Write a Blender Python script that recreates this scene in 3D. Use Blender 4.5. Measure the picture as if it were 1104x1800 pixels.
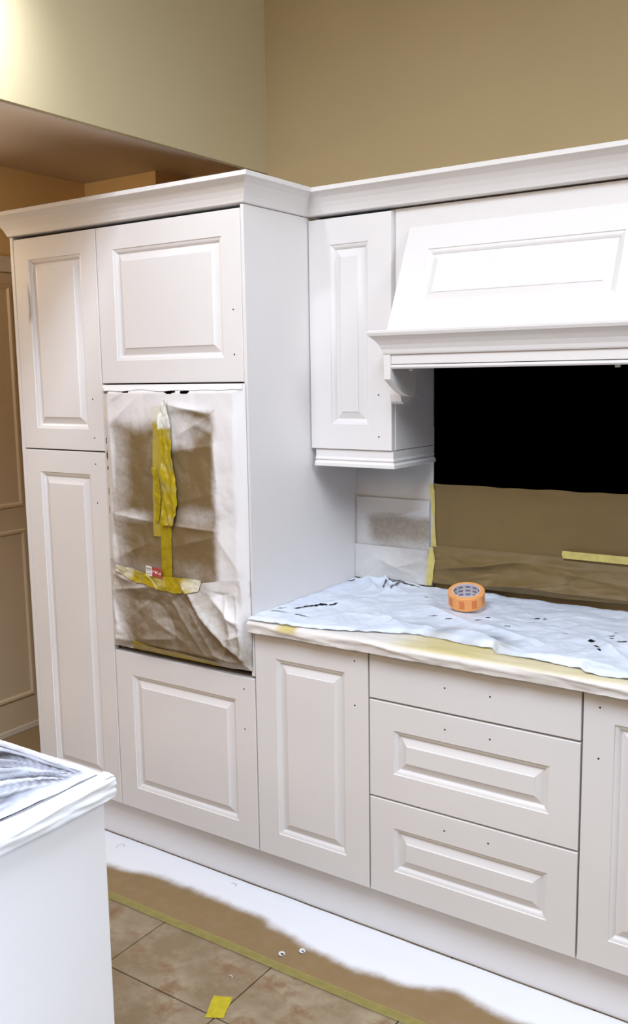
import bpy, bmesh, math, random
from mathutils import Vector, Matrix, noise

random.seed(7)
scene = bpy.context.scene
for o in list(bpy.data.objects):
    bpy.data.objects.remove(o, do_unlink=True)
C = scene.collection

# ---------------------------------------------------------------- camera
def make_camera():
    cam = bpy.data.cameras.new('camera')
    ob = bpy.data.objects.new('camera', cam)
    C.objects.link(ob)
    yaw, pitch, roll = math.radians(34.275), math.radians(-8.327), math.radians(-0.8696)
    f = Vector((-math.sin(yaw) * math.cos(pitch), math.cos(yaw) * math.cos(pitch), math.sin(pitch)))
    r = Vector((math.cos(yaw), math.sin(yaw), 0))
    u = r.cross(f)
    c, s = math.cos(roll), math.sin(roll)
    R, U = c * r + s * u, -s * r + c * u
    m = Matrix((R, U, -f)).transposed().to_4x4()
    m.translation = Vector((1.6793, -2.1339, 1.6185))
    ob.matrix_world = m
    cam.sensor_fit = 'HORIZONTAL'
    cam.sensor_width = 36.0
    cam.lens = 36.0 * 1632.5 / 1104.0
    cam.clip_start = 0.05
    scene.camera = ob
make_camera()

# ---------------------------------------------------------------- world, lights, exposure
world = bpy.data.worlds.new('world')
scene.world = world
world.use_nodes = True
wb = world.node_tree.nodes['Background']
wb.inputs[0].default_value = (1.0, 0.88, 0.80, 1)
wb.inputs[1].default_value = 0.05

def area(name, loc, target, sx, sy, power, col, spread=180):
    l = bpy.data.lights.new(name, 'AREA')
    l.shape = 'RECTANGLE'
    l.size, l.size_y = sx, sy
    l.energy = power
    l.color = col
    l.spread = math.radians(spread)
    o = bpy.data.objects.new(name, l)
    C.objects.link(o)
    o.location = loc
    o.rotation_euler = (Vector(target) - Vector(loc)).to_track_quat('-Z', 'Y').to_euler()
    return o
# small bright spotlight under the high ceiling (throws the diagonal shadow edge)
area('ceiling_spotlight', (-0.05, -0.95, 2.85), (-0.3, 0.0, 1.9), 0.08, 0.08, 2.2, (0.80, 0.88, 1.0), 110)
# unseen lamp added to brighten the left part of the high wall
area('high_wall_fill', (-0.08, -0.88, 2.70), (-0.36, -0.78, 2.58), 0.16, 0.16, 8.5, (0.78, 0.87, 1.0), 82)
# soft daylight from the roof window above the middle of the room
area('roof_window', (0.9, -2.0, 3.28), (0.8, -1.4, 0.0), 1.2, 1.4, 82, (0.72, 0.83, 1.0), 140)
# second roof window further right
area('roof_window_right', (2.8, -0.65, 3.1), (0.2, -0.2, 1.2), 1.0, 1.2, 37, (0.90, 0.94, 1.0), 140)
# broad warm fill light added at the near end, no real fitting
area('rear_fill', (0.2, -3.2, 2.4), (0.1, 0.0, 0.7), 2.2, 1.0, 30, (1.0, 0.76, 0.53))
# cool fill light added at the near right to brighten the island end
area('island_fill', (3.0, -2.3, 1.5), (0.45, -2.0, 0.5), 1.2, 1.8, 14, (0.66, 0.79, 1.0), 55)
# warm pendant lamp in the lower lobby on the left
l = bpy.data.lights.new('lobby_lamp', 'POINT')
l.energy, l.color, l.shadow_soft_size = 8.5, (1.0, 0.84, 0.62), 0.05
o = bpy.data.objects.new('lobby_lamp', l); C.objects.link(o); o.location = (-1.62, -0.2, 2.08)

vs = scene.view_settings
vs.view_transform = 'Standard'
vs.look = 'None'
vs.exposure = -0.09
vs.gamma = 1.0
vs.use_curve_mapping = False

# ---------------------------------------------------------------- materials
MATS = {}
def nodes_of(name, rough=0.5, spec=0.5):
    m = bpy.data.materials.new(name)
    m.use_nodes = True
    nt = m.node_tree
    b = nt.nodes['Principled BSDF']
    b.inputs['Roughness'].default_value = rough
    b.inputs['Specular IOR Level'].default_value = spec
    return m, nt, b
def N(nt, t, **kw):
    n = nt.nodes.new(t)
    for k, v in kw.items():
        if k in n.inputs: n.inputs[k].default_value = v
        else: setattr(n, k, v)
    return n
def mixc(nt, fac, a, b):
    n = nt.nodes.new('ShaderNodeMix'); n.data_type = 'RGBA'
    for sock, val in ((n.inputs[0], fac), (n.inputs[6], a), (n.inputs[7], b)):
        if hasattr(val, 'is_output'): nt.links.new(val, sock)
        elif isinstance(val, (int, float)): sock.default_value = val
        else: sock.default_value = (*val[:3], 1)
    return n.outputs[2]
def ramp(nt, src, p0, p1, c0=(0, 0, 0), c1=(1, 1, 1)):
    r = nt.nodes.new('ShaderNodeValToRGB')
    r.color_ramp.elements[0].position, r.color_ramp.elements[1].position = p0, p1
    r.color_ramp.elements[0].color, r.color_ramp.elements[1].color = (*c0, 1), (*c1, 1)
    nt.links.new(src, r.inputs[0])
    return r.outputs[0]
def bump(nt, b, src, strength, dist):
    bp = N(nt, 'ShaderNodeBump'); bp.inputs['Strength'].default_value = strength
    bp.inputs['Distance'].default_value = dist
    nt.links.new(src, bp.inputs['Height']); nt.links.new(bp.outputs[0], b.inputs['Normal'])
def coords(nt, scale=(1, 1, 1)):
    t = N(nt, 'ShaderNodeTexCoord'); mp = N(nt, 'ShaderNodeMapping')
    mp.inputs['Scale'].default_value = scale
    nt.links.new(t.outputs['Object'], mp.inputs[0])
    return mp.outputs[0]
def tex(nt, co, scale, detail=3, rough=0.5):
    n = N(nt, 'ShaderNodeTexNoise'); n.inputs['Scale'].default_value = scale
    n.inputs['Detail'].default_value = detail; n.inputs['Roughness'].default_value = rough
    nt.links.new(co, n.inputs['Vector'])
    return n.outputs['Fac']

def plain(name, col, rough=0.5, var=0.03, scale=6, bmp=0.0, bscale=300, spec=0.5, metallic=0):
    m, nt, b = nodes_of(name, rough, spec)
    co = coords(nt)
    f = tex(nt, co, scale, 4)
    lo = tuple(max(0, c * (1 - var)) for c in col); hi = tuple(min(1, c * (1 + var)) for c in col)
    nt.links.new(mixc(nt, ramp(nt, f, 0.3, 0.7), lo, hi), b.inputs['Base Color'])
    b.inputs['Metallic'].default_value = metallic
    if bmp: bump(nt, b, tex(nt, co, bscale, 2), bmp, 0.002)
    MATS[name] = m
    return m

plain('cabinet_paint', (0.80, 0.768, 0.75), 0.42, 0.015, 4, 0.05, 260)
plain('hood_paint', (0.80, 0.768, 0.75), 0.42, 0.012, 4, 0.05, 260)
plain('carcass', (0.12, 0.105, 0.095), 0.7, 0.05)  # darkened so the door gaps read as deep shade, put into the colour
plain('wall_paint', (0.40, 0.305, 0.155), 0.75, 0.03, 2, 0.08, 160)
plain('upper_wall_lit', (0.47, 0.385, 0.225), 0.75, 0.03, 2, 0.08, 160)  # wall paint made lighter, the stronger light up here is in the colour
plain('lobby_paint', (0.74, 0.51, 0.24), 0.75, 0.03, 2, 0.08, 160)
plain('soffit_paint', (0.76, 0.71, 0.71), 0.8, 0.02, 2, 0.08, 160)
plain('door_paint', (0.56, 0.44, 0.29), 0.5, 0.03, 3)
plain('trim_paint', (0.62, 0.53, 0.42), 0.5, 0.03, 3)
plain('masked_wall', (0.62, 0.60, 0.57), 0.75, 0.05, 9, 0.1, 120)
plain('hole_dark', (0.03, 0.025, 0.02), 0.9, 0.0)
plain('granite', (0.045, 0.048, 0.060), 0.25, 0.5, 180)
plain('grout', (0.10, 0.075, 0.05), 0.9, 0.1, 40)
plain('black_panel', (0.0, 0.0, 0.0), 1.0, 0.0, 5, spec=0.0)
plain('kraft_plain', (0.235, 0.165, 0.075), 0.7, 0.06, 10, 0.15, 90)
plain('sticker_white', (0.80, 0.78, 0.72), 0.5, 0.02)
plain('sticker_red', (0.42, 0.055, 0.05), 0.5, 0.05)
plain('sticker_grey', (0.30, 0.28, 0.26), 0.5, 0.05)
plain('tape_orange', (0.83, 0.36, 0.11), 0.45, 0.05, 30)
plain('tape_print', (0.66, 0.20, 0.05), 0.45, 0.08, 60)
plain('core_card', (0.62, 0.58, 0.62), 0.7, 0.05, 40)
plain('core_ink', (0.10, 0.075, 0.16), 0.7, 0.1, 80)
plain('flake', (0.72, 0.71, 0.70), 0.6, 0.1, 100)
plain('clip_white', (0.7, 0.7, 0.7), 0.4, 0.02)

def yellow_tape(name, col, alpha, rough=0.35):
    m, nt, b = nodes_of(name, rough)
    co = coords(nt)
    f = tex(nt, co, 45, 4)
    nt.links.new(mixc(nt, ramp(nt, f, 0.35, 0.7), tuple(c * 0.8 for c in col), col), b.inputs['Base Color'])
    b.inputs['Alpha'].default_value = alpha
    bump(nt, b, f, 0.25, 0.002)
    MATS[name] = m
yellow_tape('tape_yellow', (0.43, 0.315, 0.006), 0.94)
yellow_tape('tape_yellow_thin', (0.55, 0.42, 0.06), 0.55)
yellow_tape('tape_pale', (0.66, 0.55, 0.17), 0.95)
yellow_tape('tape_floor', (0.42, 0.36, 0.09), 0.6)
yellow_tape('tape_square', (0.62, 0.50, 0.012), 0.92)

def sprayed(name, base, paint, rough=0.55, grain=90, bstr=0.2):
    """material that mixes paper and dried overspray by the mesh attribute 'spray'"""
    m, nt, b = nodes_of(name, rough)
    at = N(nt, 'ShaderNodeAttribute'); at.attribute_name = 'spray'
    co = coords(nt)
    f = tex(nt, co, grain, 3)
    basev = mixc(nt, ramp(nt, tex(nt, co, 14, 3), 0.3, 0.7), tuple(c * 0.95 for c in base), tuple(c * 1.04 for c in base))
    # speckle only where paint fades out: spray + (noise - .5) * spray * (1 - spray) * 2.4
    om = N(nt, 'ShaderNodeMath', operation='SUBTRACT'); om.inputs[0].default_value = 1.0; nt.links.new(at.outputs['Fac'], om.inputs[1])
    sm = N(nt, 'ShaderNodeMath', operation='MULTIPLY'); nt.links.new(at.outputs['Fac'], sm.inputs[0]); nt.links.new(om.outputs[0], sm.inputs[1])
    fz = N(nt, 'ShaderNodeMath', operation='MULTIPLY_ADD'); nt.links.new(f, fz.inputs[0]); fz.inputs[1].default_value = 1.5; fz.inputs[2].default_value = -0.75
    add = N(nt, 'ShaderNodeMath', operation='MULTIPLY_ADD')
    nt.links.new(fz.outputs[0], add.inputs[0]); nt.links.new(sm.outputs[0], add.inputs[1]); nt.links.new(at.outputs['Fac'], add.inputs[2])
    cl = N(nt, 'ShaderNodeClamp'); nt.links.new(add.outputs[0], cl.inputs[0])
    nt.links.new(mixc(nt, cl.outputs[0], basev, paint), b.inputs['Base Color'])
    bump(nt, b, tex(nt, co, 90, 2), bstr * 0.5, 0.0006)
    MATS[name] = m
sprayed('kraft', (0.19, 0.128, 0.056), (0.80, 0.775, 0.77), 0.40)
sprayed('kraft_shaded', (0.165, 0.105, 0.032), (0.60, 0.585, 0.57), 0.6)  # darker kraft and overspray, with the shade below the hood in the colour
sprayed('floor_kraft', (0.26, 0.168, 0.072), (0.86, 0.86, 0.89), 0.65)
sprayed('cover_paper', (0.60, 0.50, 0.20), (0.76, 0.72, 0.69), 0.5)
sprayed('white_paper', (0.70, 0.68, 0.60), (0.84, 0.83, 0.82), 0.5)

def film(name, col, under, rough):
    """dust sheet film: spray = 1 painted white, 0 clear film showing what lies underneath"""
    m, nt, b = nodes_of(name, rough)
    at = N(nt, 'ShaderNodeAttribute'); at.attribute_name = 'spray'
    co = coords(nt)
    v = tex(nt, co, 22, 4)
    nt.links.new(mixc(nt, ramp(nt, v, 0.3, 0.72), under, col), b.inputs['Base Color'])
    out = nt.nodes['Material Output']
    tr = N(nt, 'ShaderNodeBsdfTransparent')
    mx = N(nt, 'ShaderNodeMixShader')
    nt.links.new(at.outputs['Fac'], mx.inputs[0]); nt.links.new(tr.outputs[0], mx.inputs[1]); nt.links.new(b.outputs[0], mx.inputs[2])
    nt.links.new(mx.outputs[0], out.inputs[0])
    MATS[name] = m
film('scuff', (0.36, 0.34, 0.31), (0.30, 0.28, 0.25), 0.6)
film('dust_sheet', (0.78, 0.83, 0.93), (0.70, 0.76, 0.87), 0.4)
film('island_film', (0.66, 0.69, 0.78), (0.46, 0.47, 0.56), 0.22)

def tile_mat():
    m, nt, b = nodes_of('slate_tile', 0.45)
    g = N(nt, 'ShaderNodeNewGeometry')
    a = tex(nt, g.outputs['Position'], 4.2, 6, 0.65)
    c = tex(nt, g.outputs['Position'], 8.0, 6, 0.68)
    base = mixc(nt, ramp(nt, a, 0.40, 0.60), (0.235, 0.165, 0.09), (0.36, 0.285, 0.185))
    rust = mixc(nt, ramp(nt, c, 0.50, 0.64), base, (0.225, 0.128, 0.062))
    nt.links.new(rust, b.inputs['Base Color'])
    bump(nt, b, c, 0.3, 0.004)
    MATS['slate_tile'] = m
tile_mat()

# ---------------------------------------------------------------- object helpers
def root_loc(p):
    v = Vector((0, 0, 0))
    while p is not None:
        v = v + p.location; p = p.parent
    return v
def tag(o, label=None, cat=None, group=None, kind=None):
    if label: o['label'] = label
    if cat: o['category'] = cat
    if group: o['group'] = group
    if kind: o['kind'] = kind
    return o
def thing(name, label, cat, loc, group=None):
    o = bpy.data.objects.new(name, None)
    o.empty_display_size = 0.05
    C.objects.link(o); o.location = loc
    return tag(o, label, cat, group)
def mesh_obj(name, verts, faces, mat, parent=None, smooth=False, attr=None, bevel=0):
    verts = [Vector(v) for v in verts]
    me = bpy.data.meshes.new(name)
    o = bpy.data.objects.new(name, me)
    C.objects.link(o)
    if parent is not None:
        o.parent = parent; off = root_loc(parent)
    else:
        xs = [v.x for v in verts]; ys = [v.y for v in verts]; zs = [v.z for v in verts]
        off = Vector(((min(xs) + max(xs)) / 2, (min(ys) + max(ys)) / 2, min(zs)))
        o.location = off
    me.from_pydata([v - off for v in verts], [], faces)
    if attr is not None:
        at = me.attributes.new('spray', 'FLOAT', 'POINT')
        at.data.foreach_set('value', attr)
    bm = bmesh.new(); bm.from_mesh(me)
    if attr is None:
        bmesh.ops.recalc_face_normals(bm, faces=bm.faces)
    if bevel:
        es = [e for e in bm.edges if len(e.link_faces) == 2 and e.calc_face_angle(0) > 0.6]
        bmesh.ops.bevel(bm, geom=es, offset=bevel, segments=2, affect='EDGES', profile=0.6)
    bm.to_mesh(me); bm.free()
    me.materials.append(MATS[mat])
    if smooth:
        for p in me.polygons: p.use_smooth = True
    return o
class MB:
    def __init__(s): s.v = []; s.f = []
    def box(s, x0, x1, y0, y1, z0, z1):
        b = len(s.v)
        s.v += [(x, y, z) for z in (z0, z1) for y in (y0, y1) for x in (x0, x1)]
        s.f += [tuple(b + i for i in q) for q in ((0, 2, 3, 1), (4, 5, 7, 6), (0, 1, 5, 4), (1, 3, 7, 5), (3, 2, 6, 7), (2, 0, 4, 6))]
        return s
    def prism(s, prof, x0, x1):                       # profile in YZ extruded along X
        b = len(s.v); n = len(prof)
        s.v += [(x0, y, z) for y, z in prof] + [(x1, y, z) for y, z in prof]
        s.f.append(tuple(range(b, b + n))); s.f.append(tuple(reversed(range(b + n, b + 2 * n))))
        for i in range(n):
            j = (i + 1) % n
            s.f.append((b + i, b + n + i, b + n + j, b + j))
        return s
    def build(s, name, mat, parent=None, **k):
        return mesh_obj(name, s.v, s.f, mat, parent, **k)
def board(name, x0, x1, y0, y1, z0, z1, mat, parent=None, bevel=0.0015):
    return MB().box(x0, x1, y0, y1, z0, z1).build(name, mat, parent, bevel=bevel)
def carcass(parent, x0, x1, y0, y1, z0, z1, t=0.016):
    m = MB()
    m.box(x0, x0 + t, y0, y1, z0, z1); m.box(x1 - t, x1, y0, y1, z0, z1)
    m.box(x0 + t, x1 - t, y0, y1, z0, z0 + t); m.box(x0 + t, x1 - t, y0, y1, z1 - t, z1)
    m.box(x0 + t, x1 - t, y1 - 0.008, y1, z0 + t, z1 - t)
    return m.build('carcass', 'carcass', parent)

ID = Matrix.Identity(4)
def rect_loops(name, loops, w, h, mtx, mat, parent, cap=True, back=None):
    """nested rectangles (inset, out) in a local u/v plane; out = height towards the viewer"""
    V, F = [], []
    def ring(ins, out):
        b = len(V)
        for u, v in ((ins, ins), (w - ins, ins), (w - ins, h - ins), (ins, h - ins)):
            V.append(mtx @ Vector((u, -out, v)))
        return b
    prev = None
    for ins, out in loops:
        r = ring(ins, out)
        if prev is not None:
            for i in range(4):
                j = (i + 1) % 4
                F.append((prev + i, prev + j, r + j, r + i))
        else:
            first = r
        prev = r
    if cap: F.append(tuple(prev + i for i in range(4)))
    if back is not None: F.append(tuple(first + i for i in (3, 2, 1, 0)))
    return mesh_obj(name, V, F, mat, parent)
def panel_front(name, parent, x0, x1, z0, z1, yf, margin=0.075, thick=0.022, mat='cabinet_paint', mtx=None, field=True, holes=(), label=None):
    """a painted front with routed frame moulding and a raised centre field"""
    w, h = x1 - x0, z1 - z0
    if mtx is None:
        mtx = Matrix.Translation((x0, yf, z0))
    m = margin
    loops = [(0.0, -thick), (0.0, -0.002), (0.0006, -0.0006), (0.002, 0.0)]
    if field:
        loops += [(m, 0.0), (m + 0.0015, -0.003), (m + 0.004, -0.0034), (m + 0.009, -0.0052), (m + 0.013, -0.0085),
                  (m + 0.0145, -0.0115), (m + 0.0185, -0.0118)]
        d = rect_loops(name, loops, w, h, mtx, mat, parent, cap=False, back=True)
        rect_loops('raised_panel', [(m + 0.0165, -0.0118), (m + 0.0185, -0.0112), (m + 0.037, -0.0035), (m + 0.0385, -0.0012), (m + 0.040, -0.001)],
                   w, h, mtx, mat, d)
    else:
        d = rect_loops(name, loops, w, h, mtx, mat, parent, cap=True, back=True)
    for (hx, hz) in holes:
        V, F = [], []
        n = 8
        for yy in (yf + 0.002, yf - 0.0004):
            for k in range(n):
                a = 2 * math.pi * k / n
                V.append((hx + 0.0026 * math.cos(a), yy, hz + 0.0026 * math.sin(a)))
        F.append(tuple(range(n, 2 * n)))
        for k in range(n): F.append((k, (k + 1) % n, n + (k + 1) % n, n + k))
        mesh_obj('screw_hole', V, F, 'hole_dark', d)
    if label: d['label'] = label
    return d
def sweep(prof, path, names, mat, parent):
    """mitred moulding: prof = closed list of (out, z); outside lies to the right of the path"""
    n = len(path); dirs = []
    for i in range(n - 1):
        d = Vector(path[i + 1]) - Vector(path[i]); d.normalize(); dirs.append(d)
    nor = [Vector((d.y, -d.x)) for d in dirs]
    mit = []
    for i in range(n):
        if i == 0: mit.append(nor[0])
        elif i == n - 1: mit.append(nor[-1])
        else:
            a, b = nor[i - 1], nor[i]
            mit.append((a + b) / (1 + a.dot(b)))
    k = len(prof); res = []
    for i, nm in enumerate(names):
        if nm is None: continue
        V, F = [], []
        for j in (i, i + 1):
            for o, z in prof:
                q = Vector(path[j]) + mit[j] * o
                V.append((q.x, q.y, z))
        for a in range(k):
            b = (a + 1) % k
            F.append((a, b, k + b, k + a))
        F.append(tuple(range(k))); F.append(tuple(reversed(range(k, 2 * k))))
        res.append(mesh_obj(nm, V, F, mat, parent))
    return res
def sheet(name, nu, nv, fn, mat, parent=None):
    """grid of points fn(u, v) -> (x, y, z, spray[, keep])"""
    V, A, K = [], [], []
    for j in range(nv + 1):
        for i in range(nu + 1):
            r = fn(i / nu, j / nv)
            V.append(r[:3]); A.append(min(1.0, max(0.0, r[3]))); K.append(True if len(r) < 5 else r[4])
    F = []
    for j in range(nv):
        for i in range(nu):
            a = j * (nu + 1) + i
            q = (a, a + 1, a + nu + 2, a + nu + 1)
            if all(K[t] for t in q): F.append(q)
    used = sorted({t for q in F for t in q})
    mp = {t: i for i, t in enumerate(used)}
    return mesh_obj(name, [V[t] for t in used], [tuple(mp[t] for t in q) for q in F], mat, parent, smooth=True, attr=[A[t] for t in used])
def ns(x, y, s=1.0, seed=0.0): return noise.noise(Vector((x * s, y * s, seed)))
def crumple(x, y, s, seed=0.0):
    return (abs(ns(x, y, s, seed)) + 0.5 * abs(ns(x, y, s * 2.13, seed + 5.1)) + 0.25 * abs(ns(x, y, s * 4.4, seed + 9.7)))
def sst(a, b, x):
    if a == b: return 0.0 if x < a else 1.0
    t = min(1.0, max(0.0, (x - a) / (b - a)))
    return t * t * (3 - 2 * t)
def fold(x, y, x0, y0, x1, y1, w, h, one=0.0):
    """sharp crease along a segment; one != 0 makes it a one-sided step"""
    dx, dy = x1 - x0, y1 - y0
    L = math.hypot(dx, dy)
    t = ((x - x0) * dx + (y - y0) * dy) / (L * L)
    d = ((x - x0) * dy - (y - y0) * dx) / L
    e = 1.0
    if t < 0: e = math.exp(-(t * L / w) ** 2)
    if t > 1: e = math.exp(-((t - 1) * L / w) ** 2)
    tp = 0.35 + 0.65 * math.sin(math.pi * min(1, max(0, t)))
    if one and d * one > 0: w = w * 0.3
    return h * tp * e * math.exp(-abs(d) / w)

# ================================================================ THE ROOM
BX = -0.36                       # face of the high wall above the tall units
floor = MB().box(-2.4, 3.2, -3.4, 1.4, -0.06, -0.006).build('floor', 'grout')
tag(floor, 'brown slate tiled floor', kind='structure')
def tiles():
    t = 0.4; g = 0.0022
    m = None
    for i in range(-5, 6):
        for j in range(-5, 3):
            x = -0.165 + 0.4 * i; y = -0.5 + 0.4 * j
            if m is None:
                o = MB().box(g, t - g, g, t - g, -0.012, 0.0).build('tile', 'slate_tile', floor, bevel=0.0012)
                m = o.data
                src = o
                # mesh coordinates are relative to the floor origin: shift them to a tile-local frame
                off = root_loc(floor)
                for v in m.vertices: v.co += off
            else:
                o = bpy.data.objects.new('tile', m); C.objects.link(o); o.parent = floor
            o.location = Vector((x, y, 0)) - root_loc(floor)
tiles()

wall_back = MB().box(BX, 3.2, 0.6, 0.72, 0.0, 3.3).build('wall_back', 'wall_paint')
tag(wall_back, 'beige painted back wall', kind='structure')
# upper wall over the tall units with the underside of the lower lobby ceiling
m = MB()
m.prism([(-3.4, 2.325), (0.6, 2.325), (0.6, 3.3), (-3.4, 3.3)], BX - 0.02, BX)
wu = m.build('wall_upper', 'upper_wall_lit'); tag(wu, 'beige high wall above the tall units', kind='structure')
V, F = [], []
for k in range(17):
    f = k / 16
    x = BX - 0.02 - 0.94 * f if k < 16 else -2.0
    zz = 2.325 + 0.216 * sst(-0.25, 1.0, f) if k < 15 else 2.541
    zz = min(zz, 2.541)
    V += [(x, -3.4, zz), (x, 1.34, zz), (x, 1.34, 2.64), (x, -3.4, 2.64)]
for k in range(16):
    a, b = 4 * k, 4 * k + 4
    F += [(a, a + 1, b + 1, b), (a + 1, a + 2, b + 2, b + 1), (a + 2, a + 3, b + 3, b + 2), (a + 3, a, b, b + 3)]
F += [(0, 3, 2, 1), (64, 65, 66, 67)]
so = mesh_obj('ceiling_lobby', V, F, 'soffit_paint')
for p in so.data.polygons: p.use_smooth = abs(p.normal.z) > 0.8 and p.normal.z < 0
tag(so, 'low grey lobby ceiling behind the high wall', kind='structure')
wl = MB().box(-1.92, -1.8, -3.4, 1.3, 0.0, 2.60).build('wall_left', 'lobby_paint'); tag(wl, 'tan lobby wall on the left', kind='structure')
pr = MB().box(-1.8, -1.338, 1.07, 1.3, 0.0, 2.56).build('wall_pier', 'lobby_paint'); tag(pr, 'tan wall pier behind the tall units', kind='structure')
rc = MB().box(-1.338, BX, 1.27, 1.34, 0.0, 2.56).build('wall_recess', 'lobby_paint'); tag(rc, 'recessed tan wall behind the tall units', kind='structure')
rs = MB().box(BX, BX + 0.08, 0.72, 1.3, 0.0, 2.56).build('wall_return', 'lobby_paint'); tag(rs, 'short return wall behind the tall units', kind='structure')
# high ceiling with the roof window opening
m = MB()
m.box(BX - 0.02, 3.2, 0.05, 0.72, 3.3, 3.4)
m.box(BX - 0.02, 0.25, -3.4, 0.05, 3.3, 3.4)
m.box(1.75, 3.2, -3.4, 0.05, 3.3, 3.4)
m.box(0.25, 1.75, -3.4, -2.9, 3.3, 3.4)
ce = m.build('ceiling', 'soffit_paint'); tag(ce, 'high ceiling around the roof window', kind='structure')

# lobby door in the left wall
dr = mesh_obj('door_1', *(lambda mb: (mb.v, mb.f))(MB().box(-1.8, -1.785, -0.32, 0.72, 0.03, 2.085)), 'door_paint')
tag(dr, 'beige panelled lobby door', kind='structure')
mt = Matrix.Translation((-1.785, 0.715, 0.035)) @ Matrix.Rotation(math.radians(-90), 4, 'Z') @ Matrix.Identity(4)
def lobby_panel(y0, y1, z0, z1):
    mt = Matrix(((0, -1, 0, -1.7845), (1, 0, 0, y0), (0, 0, 1, z0), (0, 0, 0, 1)))
    rect_loops('door_panel', [(0, 0), (0.006, 0.009), (0.016, 0.009), (0.024, 0.001), (0.03, 0.001)], y1 - y0, z1 - z0, mt, 'door_paint', dr)
lobby_panel(-0.22, 0.594, 1.05, 2.04)
lobby_panel(-0.22, 0.594, 0.16, 0.95)
tr = MB().box(-1.8, -1.775, -0.42, 0.82, 2.09, 2.158).build('trim_1', 'trim_paint', bevel=0.004); tag(tr, 'pale trim over the lobby door', kind='structure')
bb = MB().box(-1.8, -1.78, -3.4, 1.07, 0.0, 0.03).build('baseboard_left', 'trim_paint', bevel=0.004); tag(bb, 'thin pale skirting under the lobby door', kind='structure')
tp = MB().box(-0.0, 0.298, 0.592, 0.6, 0.88, 1.45).build('trim_2', 'masked_wall'); tag(tp, 'off-white wall strip between worktop and wall cupboard', kind='structure')

tp = MB().box(1.102, 1.42, 0.592, 0.6, 0.88, 1.45).build('trim_3', 'masked_wall'); tag(tp, 'off-white wall strip right of the brown paper', kind='structure')

# ================================================================ TALL UNITS
ZT = 2.1014; ZB = 0.1596
G = 0.0023
t = thing('larder_cabinet', 'tall narrow white larder cupboard with two raised-panel doors, leftmost of the run', 'cabinet', (-0.80, 0.3, 0.0), 'white kitchen cabinets')
carcass(t, -1.002, -0.602, 0.026, 0.59, ZB, ZT - 0.004)
board('end_panel', -1.019, -1.0035, 0.0, 0.598, 0.0, ZT, 'cabinet_paint', t)
ld = panel_front('door', t, -1.0015, -0.6 - G, 1.3817 + G, ZT - 0.009, 0.0, 0.071, holes=[(-0.648, 1.554), (-0.648, 1.427)])
def scuff(u, v):
    x = -0.952 + 0.030 * u; z = 1.80 + 0.16 * v
    cx = -0.937 + 0.006 * math.sin(v * 4) ; w = 0.004 + 0.006 * (1 - v)
    a = math.exp(-((x - cx) / w) ** 2) * sst(0, .25, v) * sst(1, .6, v) * sst(0, .2, u) * sst(1, .8, u)
    return (x, -0.0004, z, 0.55 * a)
sheet('scuff_mark', 14, 40, scuff, 'scuff', ld)['label'] = 'faint grey scuff on the door frame'
panel_front('door', t, -1.0015, -0.6 - G, ZB, 1.3817 - G, 0.0, 0.075, holes=[(-0.649, 1.34), (-0.649, 1.21)])

t = thing('oven_housing', 'tall white oven housing cupboard with square doors above and below the wrapped oven', 'cabinet', (-0.30, 0.3, 0.0), 'white kitchen cabinets')
m = MB()
m.box(-0.598, -0.582, 0.026, 0.59, ZB, ZT - 0.004); m.box(-0.030, -0.014, 0.026, 0.59, ZB, ZT - 0.004)
for z in (ZB, 0.700, 1.606, ZT - 0.020): m.box(-0.582, -0.030, 0.026, 0.59, z, z + 0.016)
m.box(-0.582, -0.030, 0.582, 0.59, ZB, ZT - 0.004)
m.build('carcass', 'carcass', t)
m = MB()
m.prism([(0.0, 0.722), (0.598, 0.722), (0.598, ZT), (0.0, ZT)], -0.0115, 0.0)
m.prism([(0.026, ZB), (0.598, ZB), (0.598, 0.722), (0.026, 0.722)], -0.0115, 0.0)
m.build('end_panel', 'cabinet_paint', t)
panel_front('door', t, -0.6 + G, -0.0135, 1.6044, ZT - 0.009, 0.0, 0.0715, holes=[(-0.046, 1.812), (-0.046, 1.684)])
panel_front('door', t, -0.6 + G, -0.002, ZB, 0.7120, 0.0, 0.076, holes=[(-0.0445, 0.674), (-0.0445, 0.546)])

# cornice along the top of the tall units and the wall units
crown = [(-0.012, 2.1035), (0.002, 2.1035), (0.006, 2.106), (0.008, 2.112), (0.013, 2.124), (0.021, 2.138), (0.032, 2.152), (0.044, 2.161), (0.050, 2.164), (0.053, 2.166), (0.053, 2.177), (0.051, 2.179), (-0.012, 2.179)]
P = [(-1.019, 0.60), (-1.019, 0.0), (0.0, 0.0), (0.0, 0.317), (1.402, 0.317), (1.402, 0.6)]
t = thing('cornice', 'white cove cornice mitred round the top of the tall units', 'cornice', (-0.5, 0.3, 2.1035), 'white cornice mouldings')
sweep(crown, P, ['left_return', 'front_run', 'right_return', None, None], 'cabinet_paint', t)
board('top_panel', -1.012, -0.012, 0.012, 0.598, 2.1035, 2.119, 'cabinet_paint', t)
t = thing('cornice', 'long white cove cornice running above the wall cupboard and hood', 'cornice', (0.7, 0.45, 2.1035), 'white cornice mouldings')
sweep(crown, P, [None, None, None, 'front_run', 'right_return'], 'cabinet_paint', t)
board('top_panel', 0.012, 1.39, 0.33, 0.598, 2.1035, 2.119, 'cabinet_paint', t)

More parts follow.
